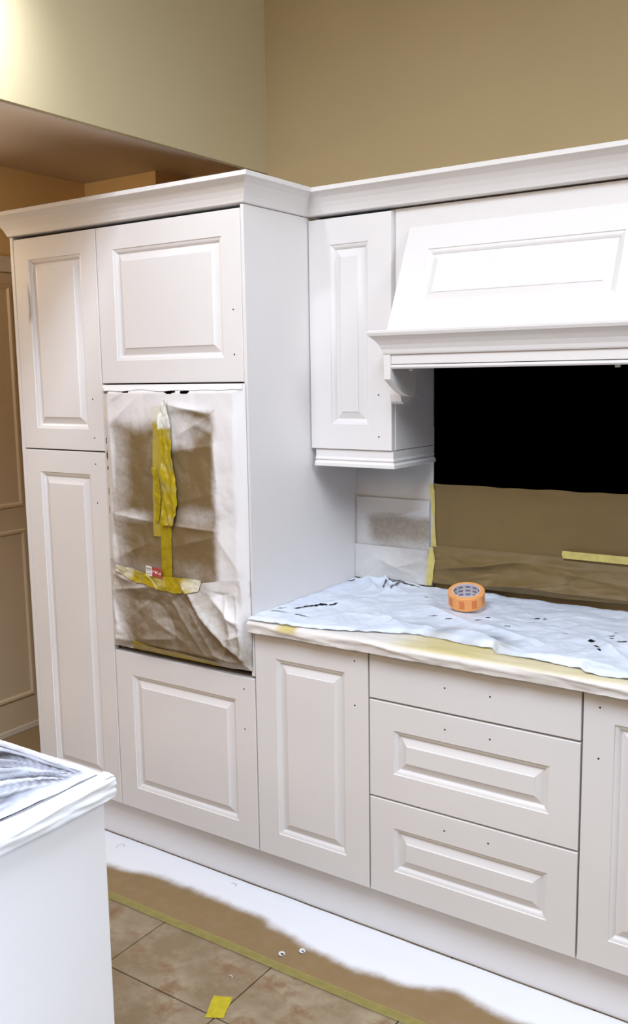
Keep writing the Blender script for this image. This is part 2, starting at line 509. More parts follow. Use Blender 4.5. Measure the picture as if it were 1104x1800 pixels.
# ================================================================ BASE UNITS
t = thing('base_cabinet', 'white base cupboard with one tall raised-panel door beside the oven housing', 'cabinet', (0.2, 0.3, 0.0), 'white kitchen cabinets')
carcass(t, 0.001, 0.399, 0.026, 0.59, ZB, 0.866)
panel_front('door', t, 0.002, 0.4 - G, ZB, 0.866, 0.0, 0.0765, holes=[(0.354, 0.828), (0.354, 0.699)])
t = thing('drawer_unit', 'white three-drawer base unit in the middle of the run', 'cabinet', (0.7, 0.3, 0.0), 'white kitchen cabinets')
carcass(t, 0.401, 0.999, 0.026, 0.59, ZB, 0.866)
panel_front('drawer_front', t, 0.4 + G, 1.0 - G, 0.7295 + 0.0028, 0.866, 0.0, field=False, holes=[(0.633, 0.8), (0.761, 0.8)], label='shallow plain top drawer front')
panel_front('drawer_front', t, 0.4 + G, 1.0 - G, 0.4443 + 0.0028, 0.7295 - 0.0028, 0.0, 0.0765, holes=[(0.634, 0.686), (0.762, 0.686)])
panel_front('drawer_front', t, 0.4 + G, 1.0 - G, ZB, 0.4443 - 0.0028, 0.0, 0.0765, holes=[(0.634, 0.4), (0.761, 0.4)])
t = thing('base_cabinet', 'white base cupboard right of the drawers, cut by the photo edge', 'cabinet', (1.2, 0.3, 0.0), 'white kitchen cabinets')
carcass(t, 1.001, 1.399, 0.026, 0.59, ZB, 0.866)
panel_front('door', t, 1.0 + G, 1.4 - G, ZB, 0.866, 0.0, 0.0755, holes=[(1.042, 0.826), (1.042, 0.698)])
board('end_panel', 1.401, 1.419, 0.0, 0.598, 0.0, 0.866, 'cabinet_paint', t)

pl = MB().box(-1.0025, 1.4, 0.05, 0.066, 0.002, ZB - 0.002).build('plinth', 'cabinet_paint', bevel=0.0015)
tag(pl, 'long white plinth board under the cupboards', 'plinth')
wt = MB().box(0.001, 1.42, -0.024, 0.59, 0.868, 0.898).build('worktop', 'granite', bevel=0.004)
tag(wt, 'dark stone worktop hidden under the dust sheet on the base units', 'worktop')

# ================================================================ WALL UNITS AND HOOD
def wall_cabinet(x0, x1, label, holes, left_return):
    t = thing('wall_cabinet', label, 'cabinet', ((x0 + x1) / 2, 0.45, 1.335), 'white kitchen cabinets')
    carcass(t, x0 + 0.002, x1 - 0.016, 0.341, 0.59, 1.392, ZT - 0.004)
    sx = x1 - 0.0155 if not left_return else x0
    board('side_panel', sx, sx + 0.0155, 0.340, 0.592, 1.391, ZT - 0.003, 'cabinet_paint', t)
    panel_front('door', t, x0 + 0.003, x1 - 0.002, 1.3907, ZT - 0.009, 0.317, 0.0785, holes=holes)
    pel = [(-0.014, 1.3885), (0.0, 1.3885), (0.0, 1.366), (0.003, 1.360), (0.003, 1.357), (-0.001, 1.354), (0.004, 1.350), (0.008, 1.346), (0.008, 1.3365), (0.004, 1.335), (-0.014, 1.335)]
    if not left_return:
        sweep(pel, [(x0 + 0.016, 0.324), (x1, 0.324), (x1, 0.592)], ['pelmet', 'pelmet'], 'cabinet_paint', t)
    else:
        sweep(pel, [(x0, 0.592), (x0, 0.324), (x1, 0.324)], ['pelmet', 'pelmet'], 'cabinet_paint', t)
    return t
wall_cabinet(0.0, 0.298, 'narrow white wall cupboard left of the hood with raised-panel door and pelmet', [(0.252, 1.559), (0.252, 1.432)], False)
wall_cabinet(1.104, 1.402, 'narrow white wall cupboard to the right of the hood', [(1.15, 1.559), (1.15, 1.432)], True)

t = thing('hood_mantel', 'white mantel-style cooker hood with sloping panelled canopy, moulded shelf and corbels', 'cooker hood', (0.7, 0.4, 1.53))
board('fascia', 0.300, 1.102, 0.338, 0.356, 1.70, ZT - 0.003, 'hood_paint', t)
MB().prism([(0.3375, 2.006), (0.2165, 1.7435), (0.3375, 1.7435)], 0.3475, 1.0545).build('canopy_body', 'hood_paint', t)
ang = math.atan2(0.138, 0.300)
mt = Matrix.Translation((0.347, 0.199, 1.7425)) @ Matrix.Rotation(-ang, 4, 'X')
panel_front('canopy_front', t, 0, 0.708, 0, 0.3285, 0, 0.076, thick=0.0145, mat='hood_paint', mtx=mt)
shelf = [(-0.01, 1.676), (0.001, 1.676), (0.003, 1.680), (0.005, 1.690), (0.011, 1.703), (0.020, 1.716), (0.028, 1.724), (0.033, 1.728), (0.035, 1.733), (0.036, 1.7355), (0.036, 1.741), (0.034, 1.7425), (-0.01, 1.7425)]
sweep(shelf, [(0.338, 0.337), (0.338, 0.2), (1.064, 0.2), (1.064, 0.337)], ['shelf_return', 'shelf_moulding', 'shelf_return'], 'hood_paint', t)
board('shelf_board', 0.346, 1.056, 0.208, 0.594, 1.724, 1.7405, 'hood_paint', t)
board('fascia_band', 0.3595, 1.0425, 0.204, 0.222, 1.6485, 1.6755, 'hood_paint', t)
MB().prism([(0.203, 1.6465), (0.202, 1.640), (0.205, 1.6355), (0.222, 1.6355), (0.222, 1.6465)], 0.3595, 1.0425).build('light_rail', 'hood_paint', t)
board('underside', 0.360, 1.042, 0.223, 0.594, 1.652, 1.664, 'carcass', t)
for x in (0.405, 0.985): board('clip', x, x + 0.012, 0.226, 0.234, 1.629, 1.6355, 'clip_white', t, bevel=0)
def corbel(x0, x1):
    pr = [(0.2, 1.6755), (0.2, 1.606)]
    a = []
    for k in range(9):
        q = k / 8
        a.append((0.203 + 0.125 * q, 1.605 - 0.050 * math.sin(q * math.pi / 2)))
    pr += a
    pr += [(0.342, 1.554), (0.355, 1.557), (0.358, 1.6755)]
    MB().prism(pr, x0, x1).build('corbel', 'hood_paint', t)
corbel(0.3375, 0.359); corbel(1.043, 1.0645)
lobe = [(0.300, 1.606), (0.318, 1.582), (0.338, 1.566), (0.362, 1.557), (0.388, 1.554), (0.420, 1.5565), (0.402, 1.546), (0.378, 1.538), (0.350, 1.533), (0.322, 1.532), (0.306, 1.540), (0.300, 1.560)]
MB().prism(lobe, 0.300, 0.3365).build('corbel_foot', 'hood_paint', t)
MB().prism(lobe, 1.0655, 1.102).build('corbel_foot', 'hood_paint', t)

# ================================================================ BACK WALL MASKING
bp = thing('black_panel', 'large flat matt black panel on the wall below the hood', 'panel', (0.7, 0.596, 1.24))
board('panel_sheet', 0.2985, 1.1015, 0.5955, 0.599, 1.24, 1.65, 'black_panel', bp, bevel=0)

def wall_sheet(name, label, x0, x1, z0, z1, mat, disp, spray, nu=90, nv=50, cat='paper', edge=None, y=0.590, group=None):
    def fn(u, v):
        x = x0 + (x1 - x0) * u; z = z0 + (z1 - z0) * v
        if edge: x, z = edge(u, v, x, z)
        d = disp(x, z)
        return (x, y - d, z, spray(x, z, d))
    o = sheet(name, nu, nv, fn, mat)
    return tag(o, label, cat, group)
PG = 'brown masking paper sheets'
wall_sheet('masking_paper', 'upper flat brown masking paper on the wall right under the black panel', 0.300, 1.10, 1.050, 1.263, 'kraft_shaded',
           lambda x, z: 0.0015 + 0.002 * ns(x, z, 6, 3) + 0.003 * sst(1.24, 1.262, z) * abs(ns(x, z, 9, 8)) + fold(x, z, .62, 1.26, .80, 1.235, .02, .004),
           lambda x, z, d: 0.0, edge=lambda u, v, x, z: (x, z + (0.004 * ns(x, 0, 12, 2) + 0.003 * (x - 0.3)) * v), group=PG)
def d_low(x, z):
    d = 0.004 + 0.014 * crumple(x * 0.5, z * 1.4, 7, 2.0)
    for f in ((.33, .985, .60, 1.035, .018, .018), (.42, .96, .52, .985, .02, .010), (.40, .935, .75, .985, .02, .022), (.55, .965, .95, .955, .015, .020), (.62, .94, .88, .925, .018, .010), (.70, 1.02, 1.05, .985, .025, .009), (.38, 1.03, .50, 1.01, .01, .007)):
        d += fold(x, z, *f)
    return 1.25 * d * sst(1.062, 1.03, z) + 0.0035
wall_sheet('masking_paper', 'lower crumpled brown masking paper on the wall just above the worktop', 0.302, 1.10, 0.934, 1.062, 'kraft_shaded', d_low,
           lambda x, z, d: 0.0, nu=180, nv=60, edge=lambda u, v, x, z: (x, z + (1 - v) * (0.014 * (x - 0.3) + 0.003 * ns(x, 1, 10))), group=PG)
def d_c1(x, z):
    return 0.003 + 0.004 * crumple(x, z, 10, 4) + fold(x, z, .05, 1.135, .20, 1.15, .012, .010) + fold(x, z, .18, 1.15, .285, 1.178, .014, .012) + fold(x, z, .06, 1.15, .17, 1.145, .008, .006)
def s_c1(x, z, d):
    n = ns(x, z, 9, 3)
    c = sst(0.035, 0.085, x + 0.01 * n) * sst(1.165, 1.135, z + 0.01 * n) * sst(1.02, 1.085, z + 0.03 * n)
    return 0.95 - 0.62 * c
wall_sheet('masking_paper', 'paint-misted greyish masking paper in the corner behind the worktop', 0.006, 0.288, 1.020, 1.205, 'kraft_shaded', d_c1, s_c1, group=PG, y=0.5905)
wall_sheet('masking_paper', 'white-sprayed masking paper strip at the foot of the corner wall', 0.001, 0.286, 0.922, 1.040, 'kraft_shaded',
           lambda x, z: 0.009 + 0.006 * crumple(x, z, 9, 7) + fold(x, z, .08, 1.0, .22, .955, .02, .008) + fold(x, z, .17, .975, .26, 1.0, .012, .006),
           lambda x, z, d: 1.0 - 0.25 * sst(0.1, 0.25, x) * sst(.93, .99, z), edge=lambda u, v, x, z: (x, z - 0.045 * v * (1 - sst(0.0, 0.9, 1 - u) * 0.0) * 0), y=0.5905, group=PG)
YG = 'yellow masking tape strips'
def tape_wall(label, pts, y, mat='tape_pale', nv=40, cr=0.0015, name='masking_tape'):
    """pts: list of (xl, xr, z) rows top to bottom"""
    def fn(u, v):
        q = v * (len(pts) - 1); i = min(int(q), len(pts) - 2); f = q - i
        a, b = pts[i], pts[i + 1]
        xl = a[0] + (b[0] - a[0]) * f; xr = a[1] + (b[1] - a[1]) * f; z = a[2] + (b[2] - a[2]) * f
        x = xl + (xr - xl) * u
        return (x, y - cr * crumple(x, z, 22, 1), z, 0)
    return tag(sheet(name, 8, nv, fn, mat), label, 'tape', YG)
tape_wall('pale yellow tape strip along the left edge of the upper brown wall paper', [(.286, .300, 1.262), (.289, .306, 1.24), (.294, .308, 1.19), (.300, .307, 1.15), (.2985, .309, 1.11), (.295, .314, 1.055)], 0.5845)
tape_wall('pale yellow tape strip along the left edge of the lower crumpled wall paper', [(.294, .306, 1.053), (.291, .312, 1.03), (.288, .315, 1.01), (.285, .309, 0.975), (.282, .307, 0.95), (.284, .302, 0.925)], 0.572)
tape_wall('pale yellow tape strip across the seam of the brown wall papers', [(.742, 1.10, 1.083), (.740, 1.10, 1.072), (.744, 1.10, 1.060)], 0.576)

# ================================================================ WRAPPED OVEN PAPER
def h_oven(x, z):
    """how far the paper stands out from the door plane"""
    e = min(sst(-0.598, -0.555, x), sst(-0.006, -0.045, x), sst(1.600, 1.572, z))
    h = 0.003 + 0.015 * e
    h += (0.010 * crumple(x, z * 0.7, 4, 1.5) + 0.0015 * crumple(x, z, 13, 2.5)) * e
    for f in ((-.555, 1.545, -.47, 1.585, .014, .004), (-.552, 1.47, -.43, 1.56, .020, .006), (-.50, 1.12, -.36, 1.42, .012, .005), (-.43, 1.20, -.37, 1.42, .02, .004),
              (-.552, 1.54, -.537, 1.17, .010, .005), (-.537, 1.17, -.58, 1.02, .012, .005),
              (-.54, 1.185, -.38, 1.17, .012, .006), (-.30, 1.165, -.12, 1.16, .010, .006), (-.30, 1.54, -.14, 1.515, .016, .012), (-.27, 1.44, -.13, 1.50, .03, .008),
              (-.26, 1.40, -.10, 1.42, .02, .004), (-.115, 1.45, -.108, 1.30, .008, .006), (-.108, 1.30, -.12, 1.16, .012, .004),
              (-.12, 1.15, -.02, 1.03, .02, .004), (-.28, 1.10, -.13, 1.14, .02, .004), (-.56, 1.03, -.40, 1.10, .02, .004), (-.28, 1.235, -.14, 1.27, .03, .004), (-.02, 1.56, -.035, 1.2, .006, .004)):
        h += fold(x, z, *f)
    return h
def facing(hf, x, z, e=0.003):
    """paint lands on creases that face up and to the right"""
    gx = (hf(x + e, z) - hf(x - e, z)) / (2 * e); gz = (hf(x, z + e) - hf(x, z - e)) / (2 * e)
    return max(-0.25, min(1.0, -1.6 * gz - 0.9 * gx))
def s_oven(x, z, d):
    n = ns(x, z, 9, 2); n2 = ns(x, z, 22, 6)
    s = 0.0
    s = max(s, sst(-0.135, -0.095, x + 0.012 * n))                                  # right band fully sprayed
    s = max(s, sst(1.435, 1.515, z + 0.03 * n + 0.015 * n2) * sst(-0.27, -0.30, x))  # upper left
    s = max(s, sst(1.505, 1.535, z + 0.01 * n))                                     # top
    s = max(s, 0.9 * sst(-0.515, -0.555, x + 0.02 * n))                             # left side
    s = max(s, 0.45 * sst(-0.44, -0.55, x + 0.03 * n))
    s = max(s, 0.8 * sst(0.09, 0.03, math.hypot((x + 0.262) * 0.8, z - 1.462) + 0.02 * n2))
    s = max(s, 0.5 * sst(0.03, 0.0, abs(z - 1.49 + 0.25 * (x + .2))) * sst(-.26, -.2, x))
    s = max(s, 0.55 * sst(0.035, 0.0, abs(z - 1.185 + 0.015 * n)) * sst(-.36, -.44, x))
    s = max(s, 0.40 * sst(0.045, 0.0, abs(z - 1.205 + 0.02 * n)) * sst(-.30, -.2, x))
    s = max(s, 0.30 * sst(1.08, 1.0, z) * (0.6 + n))
    return s + facing(h_oven, x, z) * 0.28
def oven_upper(u, v):
    x = -0.5975 + 0.591 * u
    zb = 1.018 - 0.030 * sst(0.0, 0.45, u) + 0.022 * sst(0.5, 1.0, u) + 0.004 * ns(u * 9, 0)
    z = zb + (1.6005 - zb) * v
    keep = True
    for (hx, hz, a, b) in SLITS:
        if ((x - hx) / a) ** 2 + ((z - hz) / b) ** 2 < 1: keep = False
    return (x, -h_oven(x, z), z, s_oven(x, z, 0), keep)
SLITS = [(-.583, 1.420, .0035, .010), (-.582, 1.372, .0045, .014), (-.581, 1.255, .003, .010), (-.580, 1.195, .0035, .012), (-.583, 1.33, .003, .006),
         (-.570, 1.577, .014, .0030), (-.475, 1.578, .010, .0028), (-.285, 1.577, .020, .0032), (-.225, 1.576, .016, .0028)]
o = sheet('masking_paper', 150, 210, oven_upper, 'kraft')
tag(o, 'large white-misted brown paper taped over the upper oven in the tall unit', 'paper', PG)
# folded paper flap along the top edge
def top_flap(u, v):
    x = -0.596 + 0.582 * u
    e = sst(-0.596, -0.56, x) * sst(-0.014, -0.05, x)
    z = 1.600 - 0.018 * v + 0.007 * v * ns(x, 0, 11, 2)
    y = -h_oven(x, z) - 0.003 - 0.003 * v * abs(ns(x, 0, 25, 4)) * e
    return (x, y, z, 1.0)
tag(sheet('masking_paper', 120, 6, top_flap, 'kraft'), 'thin white-painted paper strip folded along the top of the oven opening', 'paper', PG)

def h_low(x, z):
    e = min(sst(-0.597, -0.565, x), sst(-0.006, -0.03, x), sst(0.733, 0.765, z))
    h = 0.004 + 0.013 * e + (0.013 * crumple(x, z, 5, 3.3) + 0.0015 * crumple(x, z, 18, 1.3)) * e
    for f in ((-.236, .965, -.035, .785, .030, .046, 1), (-.25, .93, -.13, .755, .022, .006), (-.14, .955, -.03, .87, .020, .014), (-.33, .955, -.17, .76, .02, .006),
              (-.57, .985, -.47, .965, .016, .010), (-.56, .93, -.36, .965, .02, .012), (-.57, .90, -.555, .79, .010, .008), (-.50, .84, -.35, .945, .03, .006),
              (-.09, .96, -.05, .80, .010, .008), (-.05, .97, -.02, .76, .008, .008), (-.11, .76, -.05, .85, .012, .010), (-.46, .775, -.30, .80, .02, .006),
              (-.14, .77, -.04, .752, .010, .008), (-.40, .86, -.25, .79, .03, .006), (-.075, .90, -.03, .885, .008, .006), (-.08, .835, -.03, .85, .008, .006)):
        h += fold(x, z, *f) * e
    return h
def s_low(x, z, d):
    n = ns(x, z, 10, 4); n2 = ns(x, z, 25, 6)
    s = 0.12 + 0.75 * sst(-0.47, -0.585, x + 0.05 * n)
    k = (x + 0.236) * 0.667 + (z - 0.965) * 0.745                  # distance right of the main diagonal crease
    s = max(s, 0.85 * sst(-0.005, 0.10, k + 0.02 * n))
    s = max(s, 0.55 * sst(0.765, 0.74, z + 0.01 * n))
    s = max(s, 0.30 * sst(0.92, 0.97, z + 0.02 * n2))
    return s + facing(h_low, x, z) * 0.28
def oven_low(u, v):
    x = -0.5965 + 0.5915 * u
    zt = 1.030 - 0.044 * sst(0.0, 0.5, u) + 0.034 * sst(0.55, 1.0, u)
    zb = 0.7325 + 0.006 * sst(.8, 1, u) + 0.002 * ns(u * 12, 3)
    z = zb + (zt - zb) * v
    hh = h_low(x, z)
    if z > 0.95: hh = max(hh, (h_oven(x, z) + 0.0035) * sst(0.955, 0.975, z))
    return (x, -hh, z, s_low(x, z, 0))
tag(sheet('masking_paper', 170, 90, oven_low, 'kraft'), 'crumpled brown paper with a long diagonal crease over the lower oven front', 'paper', PG)

def drape(label, rows, hfun, mat, off=0.0022, cr=0.0, seed=1.0, n=60, nu=8, spray=None, name='masking_tape', st=(1, 1)):
    """tape laid over the paper; rows = ((x,z) left edge, (x,z) right edge) along the tape"""
    def fn(u, v):
        q = v * (len(rows) - 1); i = min(int(q), len(rows) - 2); f = q - i
        a, b = rows[i], rows[i + 1]
        L = (a[0][0] + (b[0][0] - a[0][0]) * f, a[0][1] + (b[0][1] - a[0][1]) * f)
        Rr = (a[1][0] + (b[1][0] - a[1][0]) * f, a[1][1] + (b[1][1] - a[1][1]) * f)
        x = L[0] + (Rr[0] - L[0]) * u; z = L[1] + (Rr[1] - L[1]) * u
        y = -hfun(x, z) - off - cr * crumple(x * st[0], z * st[1], 26, seed)
        return (x, y, z, spray(x, z) if spray else 0.0)
    return tag(sheet(name, nu, n, fn, mat), label, 'tape', YG)
sprayed('tape_sprayed', (0.41, 0.30, 0.006), (0.80, 0.78, 0.70), 0.30, 60, 0.25)
sp_top = lambda x, z: sst(1.455, 1.475, z + 0.006 * ns(x, z, 60, 2)) - 0.0
drape('smooth left strip of yellow tape down the seam of the oven paper', [((-.360, 1.535), (-.322, 1.535)), ((-.356, 1.45), (-.318, 1.45)), ((-.362, 1.33), (-.325, 1.33)), ((-.372, 1.17), (-.335, 1.17)), ((-.374, 1.125), (-.338, 1.125))], h_oven, 'tape_sprayed', 0.0025, spray=lambda x, z: 0.85 * sst(1.475, 1.50, z) + 0.06)
drape('crumpled bunched right strip of yellow tape down the seam of the oven paper', [((-.305, 1.55), (-.285, 1.555)), ((-.322, 1.50), (-.278, 1.50)), ((-.324, 1.462), (-.276, 1.462)), ((-.320, 1.40), (-.276, 1.40)), ((-.318, 1.345), (-.270, 1.345)), ((-.322, 1.25), (-.262, 1.25)), ((-.326, 1.195), (-.272, 1.19)), ((-.326, 1.165), (-.280, 1.165))], h_oven, 'tape_sprayed', 0.006, 0.016, 3.0, 120, 16, st=(1.6, 0.45), spray=lambda x, z: sst(1.46, 1.475, z) + 0.22 * max(0, ns(x, z, 30, 8)))
drape('short narrow curled piece of yellow tape beside the oven paper seam', [((-.360, 1.345), (-.345, 1.345)), ((-.352, 1.30), (-.330, 1.30)), ((-.353, 1.25), (-.329, 1.25)), ((-.355, 1.175), (-.342, 1.175))], h_oven, 'tape_yellow', 0.008, 0.006, 5.0, 40)
drape('lower straight yellow tape strip between seam and horizontal band on the oven paper', [((-.345, 1.172), (-.296, 1.172)), ((-.343, 1.10), (-.298, 1.10)), ((-.345, 0.995), (-.300, 0.995))], h_oven, 'tape_yellow', 0.003, 0.002, 6.0)
def h_mid(x, z): return max(h_oven(x, z) + 0.004, h_low(x, z) + 0.001)
drape('wide horizontal piece of yellow tape joining the two oven papers', [((-.545, .998), (-.540, 1.018)), ((-.50, .984), (-.495, 1.014)), ((-.45, .968), (-.445, 1.008)), ((-.41, .968), (-.41, 1.004)), ((-.38, .960), (-.38, 1.001)), ((-.331, .953), (-.331, .999)), ((-.28, .952), (-.28, 1.003)), ((-.228, .960), (-.222, 1.006)), ((-.185, .970), (-.175, 1.003))], h_mid, 'tape_sprayed', 0.003, 0.006, 7.0, 140, 18, st=(0.9, 1.2),
      spray=lambda x, z: 0.75 * sst(-.46, -.53, x + 0.04 * ns(x, z, 20)) + 0.7 * sst(-.26, -.18, x + 0.05 * ns(x, z, 30)) + 0.28 * max(0, ns(x, z, 24, 3)))
drape('thin curled sliver of yellow tape crossing the seam of the oven papers', [((-.405, 1.000), (-.398, 1.004)), ((-.385, .989), (-.378, .993)), ((-.365, .972), (-.358, .976)), ((-.352, .958), (-.345, .962))], h_mid, 'tape_pale', 0.013, 0.004, 2.0, 30)
drape('yellow tape strip along the bottom edge of the lower oven paper', [((-.50, .736), (-.48, .768)), ((-.44, .736), (-.44, .766)), ((-.36, .735), (-.36, .760)), ((-.26, .735), (-.26, .757)), ((-.13, .735), (-.14, .752))], h_low, 'tape_yellow', 0.006, 0.003, 9.0, 80)

# the printed sticker on the tape seam
st = thing('sticker', 'small red and white printed label stuck on the oven paper tape', 'label', (-.368, -.03, 1.001))
def stick(name, x0, x1, z0, z1, mat, off, parent):
    sh = lambda x: -0.062 * (x + .402) * 1.6
    y = -0.0365 - off
    V = [(x0, y, z0 + sh(x0)), (x1, y, z0 + sh(x1)), (x1, y, z1 + sh(x1)), (x0, y, z1 + sh(x0)),
         (x0, y + 0.0008, z0 + sh(x0)), (x1, y + 0.0008, z0 + sh(x1)), (x1, y + 0.0008, z1 + sh(x1)), (x0, y + 0.0008, z1 + sh(x0))]
    F = [(0, 1, 2, 3), (7, 6, 5, 4), (0, 4, 5, 1), (1, 5, 6, 2), (2, 6, 7, 3), (3, 7, 4, 0)]
    return mesh_obj(name, V, F, mat, parent)
a = stick('white_half', -.402, -.3765, 0.9985, 1.030, 'sticker_white', 0, st)
b = stick('red_half', -.3765, -.334, 1.0005, 1.030, 'sticker_red', 0, st)
for x0, x1, z0, z1 in ((-.400, -.379, 1.0145, 1.0158), (-.399, -.393, 1.019, 1.025), (-.391, -.386, 1.019, 1.025), (-.385, -.380, 1.019, 1.025), (-.398, -.381, 1.005, 1.0075)):
    stick('print_mark', x0, x1, z0, z1, 'sticker_grey', 0.0006, a)
for x0, x1, z0, z1 in ((-.3755, -.3745, 1.011, 1.019), (-.3745, -.3715, 1.018, 1.019), (-.3745, -.372, 1.0145, 1.0155), (-.3745, -.3715, 1.011, 1.012), (-.369, -.365, 1.016, 1.019), (-.363, -.359, 1.011, 1.019), (-.3575, -.3565, 1.011, 1.019), (-.355, -.351, 1.016, 1.019), (-.3535, -.3525, 1.011, 1.016), (-.349, -.3455, 1.011, 1.013), (-.343, -.339, 1.011, 1.018)):
    stick('print_mark', x0, x1, z0, z1, 'sticker_white', 0.0006, b)

# ================================================================ WORKTOP COVERS
def prof_wt(s, ztop, zlow, yf, rad=0.012):
    """s: distance measured from the front edge over the top (positive = back, negative = down the front)"""
    if s >= rad: return (yf + s, ztop)
    if s > -rad:
        a = (rad - s) / (2 * rad) * math.pi / 2
        return (yf + rad - rad * math.sin(a), ztop - rad + rad * math.cos(a))
    return (yf, max(zlow, ztop - rad + s + rad))
def cover(u, v):
    x = -0.002 + 1.424 * u
    s = -0.034 + 0.21 * v - 0.003 * abs(ns(x, 0, 16, 3)) * (1 - v)
    y, z = prof_wt(s, 0.903, 0.80, -0.028)
    c = crumple(x * 0.5, s * 2.2, 14, 2)
    out = 0.006 * c + 0.008 * (fold(x, s, .30, .01, .62, -.03, .006, .8) + fold(x, s, .45, -.01, .95, -.02, .005, .6) + fold(x, s, .0, -.005, .3, -.03, .006, .7) + fold(x, s, .85, .0, 1.3, -.028, .006, .8))
    if s < 0.012: y -= out
    else: z += out * 0.5
    n = ns(x, s, 8, 5)
    spray = 0.95 - 0.60 * sst(-0.010, 0.010, s) * sst(.42, .56, x + 0.05 * n) * sst(1.35, 1.0, x) - 0.25 * sst(.5, .62, x) * sst(.80, .70, x) * sst(-.01, 0.01, s)
    spray -= 0.95 * sst(0.045, 0.018, abs(x - 0.145 + 0.02 * n)) * sst(-.024, -.012, s) * sst(.022, .008, s)
    return (x, y, z, spray)
tag(sheet('masking_paper', 240, 50, cover, 'cover_paper'), 'cream and white tape-paper band wrapped over the worktop front edge', 'paper', PG)

def yedge(x):
    pts = ((0.0, -.030), (.15, -.026), (.25, -.012), (.34, .02), (.44, .058), (.52, .082), (.60, .076), (.66, .062), (.735, .066), (.765, .032), (.83, .034), (.88, .034), (.94, .022), (.985, .018), (1.01, -.004), (1.06, -.010), (1.10, -.002), (1.2, .01), (1.43, .0))
    for (a, ya), (b, yb) in zip(pts, pts[1:]):
        if a <= x <= b: return ya + (yb - ya) * (x - a) / (b - a) + 0.004 * ns(x, 0, 40, 1)
    return -0.03
def h_sheet(x, y):
    h = 0.004 + 0.010 * crumple(x, y, 5.5, 1.0) + 0.004 * crumple(x, y, 14, 4.0)
    for f in ((.06, .56, .17, .44, .012, .020), (.12, .585, .20, .45, .010, .018), (.03, .55, .24, .565, .012, .016), (.19, .56, .22, .43, .014, .016), (.235, .50, .20, .40, .012, .012),
              (.35, .36, .60, .22, .03, .014), (.42, .12, .72, .10, .018, .012), (.55, .14, .80, .07, .016, .012), (.62, .22, .86, .14, .03, .012), (.30, .20, .45, .10, .02, .012),
              (.22, .15, .42, .14, .02, .010), (.04, .10, .25, .40, .03, .008), (.80, .40, 1.05, .30, .03, .006), (.93, .28, 1.08, .10, .016, .012), (1.0, .30, 1.10, .16, .014, .012),
              (.86, .06, 1.08, .03, .014, .010), (.40, .45, .55, .42, .02, .006), (.70, .07, .78, .05, .012, .010)):
        h += fold(x, y, *f)
    h += 0.010 * sst(.50, .58, y) * (0.6 + 0.6 * ns(x, 0, 5, 7))
    h += 0.020 * math.exp(-((x - 0.495) / 0.045) ** 2 - ((y - 0.452) / 0.030) ** 2)
    return h
HOLES = [(.085, .13, .020, .006, .9), (.115, .18, .026, .007, 1.0), (.10, .155, .016, .006, .6), (.05, .06, .022, .004, .3), (.13, .06, .020, .004, .1), (.145, .215, .014, .004, .9), (.03, .10, .012, .004, 1.0),
         (.605, .270, .010, .004, .8), (.62, .305, .005, .004, 0), (.53, .235, .008, .003, .2), (.735, .385, .010, .006, 0), (.760, .385, .004, .003, 0), (.745, .33, .006, .003, 0), (.70, .255, .008, .003, .3), (.86, .275, .004, .004, 0),
         (.975, .30, .008, .004, -.4), (.985, .275, .005, .003, .2), (.945, .235, .009, .006, -.6), (.972, .19, .010, .003, -.9), (.985, .165, .010, .003, -.9), (1.02, .245, .016, .005, -.5), (.98, .33, .005, .002, 0),
         (.20, .555, .050, .0045, -.05), (.165, .50, .038, .004, -1.15), (.205, .505, .044, .0045, -1.3), (.215, .46, .016, .004, -1.2), (.27, .585, .05, .003, -.05), (.012, .535, .012, .004, .8),
         (.47, .25, .010, .002, .3), (.35, .44, .006, .003, .4)]
def holed(x, y):
    for hx, hy, a, b, t in HOLES:
        dx, dy = x - hx, y - hy
        c, s = math.cos(t), math.sin(t)
        p, q = (dx * c + dy * s) / a, (-dx * s + dy * c) / b
        if p * p + q * q < 1.5 + 1.9 * ns(x, y, 90, 3): return True
    return False
def dust(u, v):
    x = 0.001 + 1.419 * u
    ye = yedge(x)
    y = ye + (0.572 - ye) * v
    z = 0.9065 + h_sheet(x, y)
    lip = sst(0.02, 0.0, y - ye)
    z = z * (1 - lip) + (0.9075 + 0.006 * abs(ns(x, 0, 24, 2))) * lip
    s = 0.93 + 0.07 * ns(x, y, 12)
    thin = sst(.40, .55, x) * sst(.84, .74, x) * sst(.20, .13, y) * (0.5 + ns(x, y, 16, 5))
    s -= 0.5 * max(0, thin)
    return (x, y, z, 0.0 if holed(x, y) else s)
tag(sheet('dust_sheet', 420, 200, dust, 'dust_sheet'), 'pale blue-white crumpled plastic dust sheet spread on the worktop', 'dust sheet')

# tape roll
def lathe(name, prof, n, mat, parent, mtx, smooth=True):
    V, F = [], []
    k = len(prof)
    for i in range(n):
        a = 2 * math.pi * i / n
        for r, z in prof: V.append(mtx @ Vector((r * math.cos(a), r * math.sin(a), z)))
    for i in range(n):
        j = (i + 1) % n
        for a in range(k):
            b = (a + 1) % k
            F.append((i * k + a, j * k + a, j * k + b, i * k + b))
    o = mesh_obj(name, V, F, mat, parent)
    return o
t = thing('tape_roll', 'orange roll of masking tape lying on the plastic dust sheet', 'tape roll', (0.522, 0.372, 0.937))
mt = Matrix.Translation((0.522, 0.372, 0.937)) @ Matrix.Rotation(math.radians(16), 4, Vector((0.95, 0.30, 0)))
ro, ri, hh = 0.0545, 0.0405, 0.042
lathe('tape_ring', [(ro, 0.001), (ro, hh - 0.001), (ro - 0.001, hh), (ri + 0.0015, hh), (ri + 0.0015, 0.0), (ro - 0.001, 0.0)], 64, 'tape_orange', t, mt)
